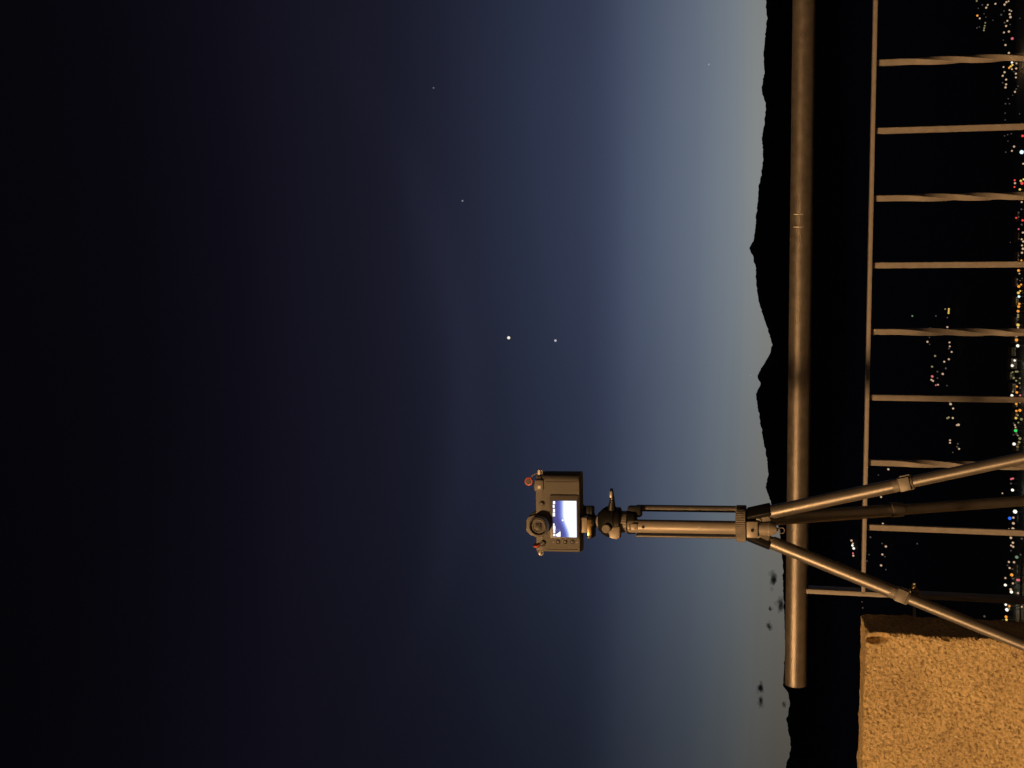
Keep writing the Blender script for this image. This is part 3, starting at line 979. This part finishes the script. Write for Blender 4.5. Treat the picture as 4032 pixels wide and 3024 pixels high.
# joystick
m_ = Matrix.Translation((A(1978, 2134), YB, Z(2134))) @ rx
b = T(); b.lathe([(0.0046, -0.001), (0.0046, 0.001), (0.0036, 0.0012)], m_, 30)
joy = b.build('joystick', M['button_dark'], dcam)
b = T(); b.lathe([(0.0024, 0.001), (0.0026, 0.003), (0.0018, 0.004)], m_, 20)
b.build('joystick_cap', M['body_shell'], joy)
# thumb wheel and shutter side of the top plate
b = T(); b.box((A(1928, 2115), YB - 0.003, Z(2142)), (A(1886, 2115), YB + 0.02, Z(2106)), 0.003)
tw = b.build('thumb_wheel', M['body_shell'], dcam)
b = T(); b.box((A(1920, 2124), YB - 0.0036, Z(2132)), (A(1908, 2124), YB - 0.0024, Z(2120)), 0.0004)
b.build('wheel_mark', M['white_print'], tw)
b = T(); b.lathe([(0.0085, Z(2113)), (0.0088, Z(2111)), (0.0088, Z(2101)), (0.0080, Z(2099))], Matrix.Translation((A(1915, 2105), YB + 0.018, 0)), 60, 4, 0.0005)
b.build('top_dial', M['cast_grey'], dcam)
b = T(); b.lathe([(0.0048, zt_ - 0.001), (0.0048, zt_ + 0.0035), (0.004, zt_ + 0.004)], Matrix.Translation((A(1940, 2105), YB + 0.03, 0)), 30)
b.build('shutter_button', M['cast_grey'], dcam)
# strap lugs with cord and anchor discs
for sgn, Xl, Yl, Xa, Ya, face in ((1, 2123, 1858, 2081, 1894, True), (-1, 2124, 2172, 2113, 2140, False)):
    lug = Vector((A(Yl, Xl), YB + 0.012, Z(Xl)))
    b = T(); b.torus(lug, 0.0042, 0.0012, Matrix.Rotation(R(90), 4, 'X'), 20, 8)
    lo_ = b.build('strap_lug', M['steel'], dcam)
    b = T(); b.box(lug + Vector((-0.0045, -0.004, -0.0015)), lug + Vector((0.0045, 0.0, 0.004)), 0.0012)
    b.build('lug_plate', M['white_print'] if face else M['steel'], lo_)
    an = Vector((A(Ya, Xa), YB + (0.006 if face else 0.002), Z(Xa)))
    b = T(); b.tube(lug + Vector((0, -0.002, 0.002)), (lug + an) / 2 + Vector((sgn * 0.003, -0.002, 0.003)), 0.0012, seg=10); b.tube((lug + an) / 2 + Vector((sgn * 0.003, -0.002, 0.003)), an, 0.0012, seg=10)
    b.build('anchor_cord', M['iron_paint'], dcam)
    if face:
        m_ = Matrix.Translation(an) @ Matrix.Rotation(R(82), 4, 'X')
    else:
        m_ = Matrix.Translation(an) @ Matrix.Rotation(R(75), 4, 'Y') @ Matrix.Rotation(R(20), 4, 'X')
    b = T(); b.lathe([(0.0060, -0.002), (0.0076, -0.0012), (0.0076, 0.0018), (0.0056, 0.0024)], m_, 36)
    ad = b.build('strap_anchor', M['red_cord'], dcam)
    b = T(); b.lathe([(0.0053, 0.0020), (0.0048, 0.0030)], m_, 30)
    b.lathe([(0.0055, -0.003), (0.0058, -0.0015)], m_, 30)
    b.build('anchor_core', M['bezel'] if face else M['dark_red'], ad)
# lens on the far side
b = T(); b.lathe([(0.031, 0), (0.033, 0.002), (0.033, 0.03), (0.036, 0.034), (0.036, 0.075), (0.034, 0.078)], Matrix.Translation((A(2060, 2195), YB + 0.046, Z(2200))) @ Matrix.Rotation(R(-90), 4, 'X'), 64)
lens = b.build('lens', M['black_plastic'], dcam)
b = T(); b.lathe([(0.0355, 0.040), (0.0372, 0.041), (0.0372, 0.062), (0.0355, 0.063)], Matrix.Translation((A(2060, 2195), YB + 0.046, Z(2200))) @ Matrix.Rotation(R(-90), 4, 'X'), 120, 4, 0.0006)
b.build('focus_ring', M['rubber'], lens)
# quick release plate under the body
b = T(); b.box((A(2093, 2302), -0.024, Z(2310)), (A(2034, 2302), 0.016, Z(2281.3)), 0.0015)
b.build('quick_release_plate', M['anodised'], dcam)

# ------------------------------------------------------------------ sky bodies
STARS = [('planet', 2003, 1330, 12, (250, 242, 222), 1.0, 'brighter yellowish white planet, the left one of the close pair', 'planet'),
         ('planet', 2187, 1341, 9.5, (206, 204, 214), 0.8, 'smaller whitish planet, the one nearer the skyline of the close pair', 'planet'),
         ('star', 1821, 791, 7, (166, 166, 176), 0.6, 'small white star above and left of the planet pair in the picture', 'star'),
         ('star', 1707, 346, 6.5, (124, 126, 138), 0.6, 'faint star in the dark blue, uppermost in the picture', 'star'),
         ('star', 2791, 254, 7, (160, 166, 180), 0.75, 'pale star low in the bright twilight band near the top edge', 'star'),
         ('star', 2955, 1478, 5, (160, 162, 164), 0.7, 'tiny star just over the skyline notch', 'star')]
for nm, X, Y, d, c, k, lab, cat in STARS:
    b = MB(); b.ball((0, 0, 0), d / FPX * 30000 / 2, 2)
    tag(b.build(nm, glow(nm + '_glow', c, k), loc=EYE + ray(X, Y).normalized() * 30000), lab, cat)

# small dark clouds low over the skyline
def cloud_mat():
    m = M['cloud']
    t = m.node_tree
    bs = t.nodes['Principled BSDF']
    lw = nd(t, 'ShaderNodeLayerWeight'); lw.inputs[0].default_value = 0.5
    mr = nd(t, 'ShaderNodeMapRange', interpolation_type='SMOOTHSTEP')
    mr.inputs['From Min'].default_value = 0.0; mr.inputs['From Max'].default_value = 0.9
    mr.inputs['To Min'].default_value = 0.11; mr.inputs['To Max'].default_value = 0.0
    t.links.new(lw.outputs['Facing'], mr.inputs[0])
    t.links.new(mr.outputs[0], bs.inputs['Alpha'])
cloud_mat()
CLOUDS = [(3046, 2282, 26, 66, 'largest dark cloud tuft above the handrail, beside the left tripod leg'),
          (3028, 2467, 20, 22, 'small round dark cloud tuft alone above the handrail'),
          (3032, 2398, 14, 14, 'faint speck of dark cloud between two larger tufts'),
          (3076, 2378, 26, 50, 'blurred greyish cloud touching the handrail edge'),
          (2994, 2708, 24, 40, 'dark ragged cloud beyond the end of the handrail, uppermost of a pair'),
          (2996, 2760, 20, 32, 'dark ragged cloud beyond the end of the handrail, lower of a pair'),
          (3088, 2774, 14, 18, 'tiny cloud wisp close over the skyline past the handrail end')]
for ci, (X, Y, wX, wY, lab) in enumerate(CLOUDS):
    D = 14000
    c = EYE + ray(X, Y).normalized() * D
    b = MB()
    u = D / FPX
    n = 16 + int(wX * wY / 60)
    for k in range(n):
        py, px_ = random.gauss(0, 0.19) * wY, random.gauss(0, 0.19) * wX
        r = random.uniform(0.26, 0.5) * min(wX, wY)
        off = Vector((-py * u, random.uniform(-3, 3) * r * u, -px_ * u))
        b.ball(off, r * u, 3, (random.uniform(0.8, 1.5), 1, random.uniform(0.6, 1.0)))
    tag(b.build('cloud', M['cloud'], loc=c), lab, 'cloud', 'small dark clouds over the skyline')

# ------------------------------------------------------------------ the town below
PAL = {'w': ((200, 168, 136), 1.0, 'warm white'), 'o': ((250, 160, 62), 1.0, 'orange'), 'y': ((240, 200, 96), 1.0, 'yellow'), 'r': ((240, 74, 66), 1.0, 'red'),
       'p': ((222, 110, 118), 0.9, 'pinkish'), 'g': ((60, 226, 100), 1.0, 'green'), 'b': ((50, 110, 240), 1.0, 'blue'), 'c': ((214, 246, 255), 1.3, 'cold white'),
       'W': ((255, 250, 230), 1.2, 'bright white'), 'd': ((96, 86, 82), 0.65, 'dim grey'), 'l': ((150, 140, 96), 0.8, 'olive tinted'), 'n': ((120, 150, 120), 0.8, 'dim greenish')}
def za(l, X0, Y0, s): return [(X0 + x / s, Y0 + y / s, d / s, c) for x, y, d, c in l]
LIGHTS = []
LIGHTS += za([(605, 15, 34, 'l'), (695, 80, 36, 'd'), (785, 80, 32, 'w'), (760, 125, 40, 'w'), (910, 62, 38, 'w'), (630, 135, 26, 'd'), (725, 225, 26, 'd'), (615, 255, 42, 'o'), (655, 300, 36, 'w'), (755, 280, 26, 'd'),
              (870, 330, 26, 'd'), (745, 372, 30, 'l'), (736, 420, 32, 'l'), (728, 458, 34, 'l'), (722, 494, 36, 'l'), (610, 455, 34, 'd'), (650, 440, 28, 'd'), (1090, 35, 40, 'w'), (1125, 20, 30, 'w'), (1060, 75, 42, 'w'),
              (1140, 165, 32, 'w'), (1170, 180, 28, 'w'), (1145, 232, 42, 'w'), (1156, 280, 46, 'w'), (1005, 240, 44, 'd'), (1050, 180, 30, 'd'), (1105, 340, 36, 'w'), (1150, 400, 28, 'd'), (1085, 425, 40, 'w'), (1060, 370, 40, 'd'),
              (1050, 530, 36, 'w'), (1130, 515, 42, 'w'), (1185, 630, 54, 'p'), (1040, 655, 26, 'd'), (1075, 735, 40, 'w'), (1130, 865, 42, 'w'), (1310, 300, 24, 'd'),
              (1180, 1020, 42, 'W'), (1188, 1060, 40, 'y'), (1160, 1085, 40, 'y'), (1135, 1108, 40, 'o'), (1255, 1035, 34, 'w'), (1250, 1118, 40, 'w'), (1180, 1130, 34, 'w'), (1043, 1095, 34, 'w'), (1060, 1180, 42, 'w'), (1030, 1238, 40, 'w'),
              (1210, 1170, 30, 'd'), (1245, 1203, 40, 'w'), (1245, 1265, 36, 'w'), (1085, 1300, 40, 'w'), (1030, 1350, 34, 'd'), (1085, 1378, 40, 'w'), (1075, 1428, 42, 'w'), (1280, 1405, 32, 'd'), (1250, 1455, 36, 'd'), (1230, 1500, 38, 'w'),
              (1190, 1555, 24, 'd'), (1120, 1612, 30, 'd')], 3700, 0, 4.148)
LIGHTS += za([(1075, 35, 36, 'd'), (1140, 35, 30, 'd'), (1070, 190, 30, 'd'), (1070, 300, 28, 'd'), (1305, 200, 28, 'd'), (1060, 560, 30, 'd'), (1110, 540, 30, 'd'), (1170, 525, 30, 'd'), (1115, 645, 26, 'd'), (1355, 560, 50, 'r'),
              (1215, 735, 42, 'w'), (1180, 805, 36, 'w'), (1340, 825, 80, 'c'), (1080, 825, 32, 'd'), (1365, 1015, 38, 'w'), (1225, 1285, 38, 'r'), (1230, 1332, 42, 'w'), (1222, 1395, 36, 'r'), (1325, 1295, 46, 'y'),
              (1345, 1335, 60, 'r'), (1310, 1435, 46, 'y'), (1370, 1270, 40, 'y'), (1340, 1640, 38, 'w')], 3700, 400, 4.148)
LIGHTS += za([(1250, 240, 38, 'r'), (1355, 280, 46, 'r'), (1290, 423, 32, 'p'), (1335, 100, 40, 'd'), (1340, 350, 44, 'd'), (1360, 480, 42, 'w'), (1340, 590, 38, 'w'), (1365, 625, 42, 'w'), (1345, 690, 38, 'w'), (1360, 745, 48, 'w'), (1345, 810, 44, 'w'),
              (1155, 640, 24, 'd'), (1335, 935, 38, 'o'), (1288, 1100, 54, 'o'), (1302, 1150, 30, 'w'), (1310, 1265, 30, 'd'), (1345, 1230, 30, 'd'), (1292, 1360, 58, 'o'), (1330, 1330, 40, 'o'), (1285, 1465, 54, 'y'), (1315, 1435, 36, 'y'),
              (1295, 1525, 50, 'c'), (1300, 1645, 46, 'o')], 3700, 800, 4.148)
LIGHTS += za([(90, 70, 30, 'l'), (150, 70, 36, 'y'), (148, 102, 36, 'y'), (145, 135, 38, 'y'), (125, 210, 36, 'd'), (125, 365, 40, 'w'), (1290, 30, 56, 'o'), (1280, 105, 56, 'o'), (1280, 165, 44, 'l'), (1280, 200, 44, 'l'), (1275, 250, 38, 'd'), (1280, 330, 64, 'y'),
              (1280, 372, 40, 'w'), (1255, 512, 30, 'w'), (1255, 575, 64, 'o'), (1275, 670, 66, 'W'), (1225, 910, 46, 'W'), (1185, 995, 58, 'W'), (1260, 1335, 42, 'o'), (1260, 1432, 52, 'o'), (1180, 1482, 58, 'W'), (1315, 1480, 42, 'p'), (1315, 1360, 40, 'd'),
              (1210, 1195, 46, 'l'), (1250, 1240, 40, 'l'), (1245, 1092, 42, 'l'), (1270, 1092, 40, 'l'), (1190, 1100, 34, 'l'), (1195, 1420, 36, 'l'), (1310, 1200, 34, 'l'), (1305, 1280, 34, 'l'),
              (160, 615, 38, 'w'), (165, 680, 36, 'w'), (150, 715, 40, 'd'), (195, 770, 38, 'w'), (150, 890, 40, 'w'), (75, 930, 40, 'w'), (100, 1040, 46, 'd'), (50, 1130, 46, 'w'), (120, 1320, 34, 'd'), (160, 1578, 36, 'w'), (178, 1622, 52, 'w')], 3700, 1200, 4.148)
LIGHTS += za([(108, 240, 22, 'n'), (345, 240, 22, 'd'), (290, 360, 18, 'd'), (280, 455, 20, 'd'), (260, 500, 26, 'w'), (282, 525, 18, 'd'), (337, 642, 26, 'l'), (306, 750, 26, 'l'), (360, 800, 26, 'd'), (445, 765, 26, 'd'), (308, 848, 32, 'p'),
              (300, 882, 24, 'w'), (316, 893, 24, 'w'), (366, 932, 22, 'w'), (345, 936, 20, 'p'), (360, 865, 22, 'd'), (518, 1170, 26, 'w'), (460, 1268, 26, 'l'), (474, 1260, 26, 'l'), (515, 1266, 26, 'w'), (572, 1334, 32, 'w'), (555, 1338, 22, 'w'),
              (487, 1490, 24, 'w'), (487, 1515, 24, 'w'), (566, 1525, 26, 'd'), (558, 1555, 26, 'd'), (578, 1576, 24, 'w'), (515, 1612, 20, 'd')], 3550, 1150, 2.553)
LIGHTS += za([(1250, 375, 50, 'o'), (1308, 352, 36, 'w'), (1253, 490, 48, 'o'), (1310, 480, 60, 'o'), (1245, 607, 50, 'y'), (1335, 625, 54, 'l'), (1228, 722, 36, 'w'), (1238, 757, 36, 'w'), (1240, 812, 64, 'g'), (1215, 1030, 66, 'W'),
              (1310, 940, 58, 'l'), (1298, 1000, 50, 'l'), (1275, 560, 40, 'l'), (1285, 680, 36, 'l'), (1275, 890, 36, 'l'), (1262, 1072, 32, 'l'), (1210, 690, 36, 'd'), (1205, 880, 34, 'd')], 3700, 1500, 4.148)
LIGHTS += za([(805, 18, 30, 'p'), (825, 12, 30, 'p'), (803, 68, 30, 'd'), (820, 142, 42, 'W'), (706, 178, 22, 'w'), (850, 385, 58, 'W'), (790, 460, 48, 'b'), (830, 453, 32, 'w'), (830, 517, 38, 'w'), (825, 577, 40, 'w'), (780, 580, 18, 'w'), (802, 680, 36, 'w'),
              (825, 735, 34, 'w'), (805, 766, 28, 'w'), (828, 780, 32, 'w'), (803, 825, 25, 'd'), (868, 898, 46, 'n'), (912, 870, 28, 'd'), (780, 952, 30, 'w'), (838, 955, 32, 'w'), (765, 990, 24, 'd'), (788, 1020, 30, 'w'), (820, 1032, 26, 'd'),
              (812, 1098, 46, 'o'), (740, 1133, 28, 'w'), (820, 1138, 28, 'd'), (876, 1155, 36, 'p'), (892, 1155, 34, 'p'), (825, 1193, 30, 'w'), (740, 1212, 40, 'W'), (800, 1262, 36, 'w'), (808, 1290, 44, 'W'), (882, 1302, 30, 'w'), (925, 690, 36, 'd'),
              (745, 1432, 36, 'W'), (785, 1450, 32, 'o'), (758, 1490, 50, 'W'), (748, 1570, 40, 'o'), (752, 1602, 36, 'y'), (712, 1603, 22, 'd'), (925, 1457, 28, 'w'), (505, 1565, 38, 'd'), (755, 1402, 34, 'l'), (780, 1480, 30, 'l')], 3700, 1880, 2.861)
LIGHTS += za([(505, 122, 28, 'w'), (432, 400, 26, 'w'), (287, 235, 18, 'w'), (450, 668, 24, 'w'), (325, 805, 28, 'd'), (135, 838, 28, 'w'), (149, 868, 24, 'w'), (144, 888, 28, 'W'), (157, 917, 32, 'W'), (150, 966, 22, 'p'), (153, 990, 26, 'w'), (443, 868, 22, 'd'),
              (480, 898, 28, 'w'), (445, 978, 26, 'w'), (470, 1000, 20, 'd'), (432, 1088, 28, 'w'), (480, 1130, 20, 'd'), (290, 1045, 22, 'd'), (312, 980, 20, 'd'), (248, 1515, 22, 'd'), (240, 1455, 18, 'd'), (795, 870, 22, 'd'), (405, 180, 18, 'd')], 3300, 1800, 2.5525)
GAPY = [247, 517, 781, 1046, 1306, 1564, 1821, 2078, 2335]
GAPN = ['beyond topmost twisted bar', 'below topmost twisted bar', 'below topmost plain bar', 'below second twisted bar', 'below second plain bar', 'below third twisted bar',
        'below third plain bar', 'around upper tripod leg', 'above the end post', 'beside the pillar']
tmpl = {}
def lamp_mesh(c):
    if c in tmpl: return tmpl[c]
    srgb, k, _ = PAL[c]
    b = MB()
    q = bmesh.ops.create_icosphere(b.bm, subdivisions=1, radius=0.5)
    for f_ in b.bm.faces: f_.smooth = True
    b.lathe([(0.09, -4.5), (0.05, -0.42)], None, 5)
    for f_ in b.bm.faces:
        f_.material_index = 0 if all(v.co.z > -0.55 and (v.co.length > 0.3 and v.co.length < 0.505) and abs(v.co.length - 0.5) < 0.01 for v in f_.verts) else 1
    me = bpy.data.meshes.new('town_lamp')
    b.bm.to_mesh(me); b.bm.free()
    me.materials.append(glow('lamp_' + PAL[c][2].replace(' ', '_'), srgb, k))
    me.materials.append(M['black_metal'])
    tmpl[c] = me
    return me
LAMPS = []
for X, Y, d, c in LIGHTS:
    p = on_z(X, Y, PLAIN + 5)
    dist = (p - EYE).dot(cF)
    if c in 'd': d *= 0.85
    s_ = d * 0.86 / FPX * dist
    o = bpy.data.objects.new('town_lamp', lamp_mesh(c))
    o.location = p
    o.scale = (s_, s_, s_)
    C.objects.link(o)
    g = sum(1 for y in GAPY if Y > y)
    place = 'on bright street' if X > 3900 else ('in hillside village' if X > 3560 else 'in farthest hamlet')
    size = 'large' if d > 13 else ('tiny' if d < 8 else '')
    lab = ' '.join((size + ' ' + PAL[c][2] + ' lamp ' + place + ' ' + GAPN[g]).split())
    LAMPS.append((lab, X, Y, o))
RANK = {1: [''], 2: ['upper one', 'lower one'], 3: ['uppermost', 'middle one', 'lowest'], 4: ['uppermost', 'second highest', 'second lowest', 'lowest'],
        5: ['uppermost', 'second highest', 'middle one', 'second lowest', 'lowest'], 6: ['uppermost', 'second highest', 'third highest', 'third lowest', 'second lowest', 'lowest']}
def name_lamps(lab, items, row=''):
    n = len(items)
    if n > 6:
        items = sorted(items, key=lambda q: q[1])
        names = ['of farther row', 'of nearer row'] if n <= 12 else ['of farther row', 'of middle row', 'of nearer row']
        m = len(names)
        for k in range(m):
            name_lamps(lab, items[k * n // m:(k + 1) * n // m], names[k])
        return
    for r_, q in zip(RANK[n], sorted(items, key=lambda q: q[2])):
        extra = (r_ + ' ' + row).strip()
        tag(q[3], lab + (', ' + extra if extra else ''), 'lamp', 'town lamps below the terrace')
by = {}
for q in LAMPS: by.setdefault(q[0], []).append(q)
for lab, items in by.items(): name_lamps(lab, items)

# street lamps bright enough to light the walls and the road about them
for lab, X, Y, o in LAMPS:
    if X > 3935 and any(w_ in lab for w_ in ('bright white', 'orange', 'yellow', 'cold white', 'green')):
        ll = bpy.data.lights.new('town_lamp_light', 'POINT')
        ll.energy = 240
        ll.shadow_soft_size = 0.3
        ll.color = (0.9, 1.0, 0.75) if 'white' in lab else ((0.3, 1.0, 0.4) if 'green' in lab else (1.0, 0.62, 0.25))
        lo_ = bpy.data.objects.new('town_lamp_light', ll)
        C.objects.link(lo_)
        lo_.parent = o
        lo_.location = (0, -1.2, -0.5)
strip = []
for Y in range(-300, 2700, 60):
    cX = 4012 + 8 * math.sin(Y * 0.004) - (Y > 2100) * 20
    strip.append([on_z(cX - 16, Y, PLAIN + 0.6), on_z(cX + 24, Y, PLAIN + 0.6)])
grid_object('road', strip, M['paving_far'], 'structure')

# houses along the street; glowing panes stand in for fronts lit by street lamps
facade_glow_mats = [glow('facade_glow_' + n, c, 0.8) for n, c in (('olive', (126, 116, 78)), ('grey', (110, 98, 92)), ('amber', (150, 112, 58)))]
HOUSES = [(3994, 1385, 34, 20, 0, 'block of flats with olive glow panes for its streetlit front, next to the fifth bar'), (3996, 1432, 40, 26, 1, 'pale lit apartment block in the middle of the bright street'),
          (3988, 1480, 30, 22, 0, 'broad house with olive glow panes for its streetlit front beside a bright white lamp'), (3996, 1525, 30, 18, 2, 'small house with amber glow panes for its streetlit front right before the sixth bar'),
          (4004, 1640, 26, 14, 2, 'narrow amber lit house past the sixth bar'), (4004, 1700, 24, 14, 1, 'narrow grey lit house near the green lamp'),
          (4012, 850, 34, 12, 1, 'dim grey lit house by the red lamps'), (4012, 1010, 34, 12, 1, 'grey lit house behind a chain of warm lamps'),
          (4005, 1265, 30, 12, 0, 'small olive lit house among orange lamps'), (3972, 2385, 26, 10, 1, 'small lit house between end post and stone pillar'),
          (4006, 1110, 30, 14, 2, 'amber lit house right below the second plain bar'), (4008, 1185, 34, 16, 0, 'wide house with olive glow panes for its streetlit front between orange lamps'),
          (4004, 1335, 28, 16, 1, 'grey lit house just below the third twisted bar'), (4006, 1590, 26, 12, 0, 'low olive lit house just below the third plain bar'),
          (4010, 1760, 30, 14, 2, 'amber lit house beside olive lamps above the upper tripod leg'), (4014, 930, 30, 10, 1, 'low grey lit house among the row of warm lamps'),
          (4010, 2040, 30, 10, 1, 'dim grey lit house near the blue lamp'), (4008, 2240, 30, 10, 1, 'dim grey lit house among lamps by the greenish one')]
for X, Y, wY, hX, wm, lab in HOUSES:
    base = on_z(X + hX / 2, Y, PLAIN)
    u = (base - EYE).dot(cF) / FPX
    w, h, dp = wY * u, hX * u, 7.0
    hs = empty('house', base, lab, 'house', 'lit houses along the town street')
    b = MB(); b.box((-w / 2, 0, -0.3), (w / 2, dp, h)); b.build('wall', M['house_wall'], hs, smooth=0)
    b = MB(); b.prism([(-0.3, h + 0.003), (dp + 0.3, h + 0.003), (dp / 2, h + 1.1)], -w / 2 - 0.3, w / 2 + 0.3, 'x'); b.build('roof', M['house_roof'], hs, smooth=0)
    nx = max(2, int(w / 0.95)); nz = max(1, int(h / 0.9))
    for i in range(nx):
        for j in range(nz):
            if random.random() < 0.3: continue
            cx, cz = -w / 2 + (i + 0.5) * w / nx, (j + 0.5) * h / nz
            b = MB(); b.box((cx - 0.28, -0.05, cz - 0.26), (cx + 0.28, 0.0, cz + 0.26))
            b.build('glow_pane', random.choice([facade_glow_mats[wm], facade_glow_mats[wm], facade_glow_mats[1]]), hs, smooth=0)

# ------------------------------------------------------------------ sodium street lamp behind the photographer (its light is what the photo shows)
lx, ly, lz = LAMP_POS
sl = empty('street_lamp', (lx - 0.9, ly - 0.5, 0), 'tall sodium street lamp with a curved arm behind the viewpoint', 'street lamp')
Ml = Matrix.Translation((-(lx - 0.9), -(ly - 0.5), 0))
b = MB(Ml); b.tube((lx - 0.9, ly - 0.5, 0), (lx - 0.9, ly - 0.5, lz + 0.1), 0.06, 0.045, 20)
b.build('pole', M['iron_paint'], sl)
b = MB(Ml); b.tube((lx - 0.9, ly - 0.5, lz + 0.05), (lx, ly, lz + 0.3), 0.03, 0.025, 16)
b.build('arm', M['iron_paint'], sl)
b = MB(Ml); b.lathe([(0.22, lz + 0.14), (0.18, lz + 0.24), (0.05, lz + 0.32)], Matrix.Translation((lx, ly, 0)), 24)
b.build('lamp_hood', M['iron_paint'], sl)
b = MB(Ml); b.ball((lx, ly, lz + 0.06), 0.08, 2)
b.build('bulb', glow('sodium_bulb', (255, 190, 100), 6), sl)
ld = bpy.data.lights.new('sodium_light', 'POINT')
ld.energy = LAMP_POWER
ld.color = LAMP_COLOR
ld.shadow_soft_size = 0.55
lo = bpy.data.objects.new('sodium_light', ld)
C.objects.link(lo)
lo.parent = sl
lo.location = (0.9, 0.5, lz - 0.12)
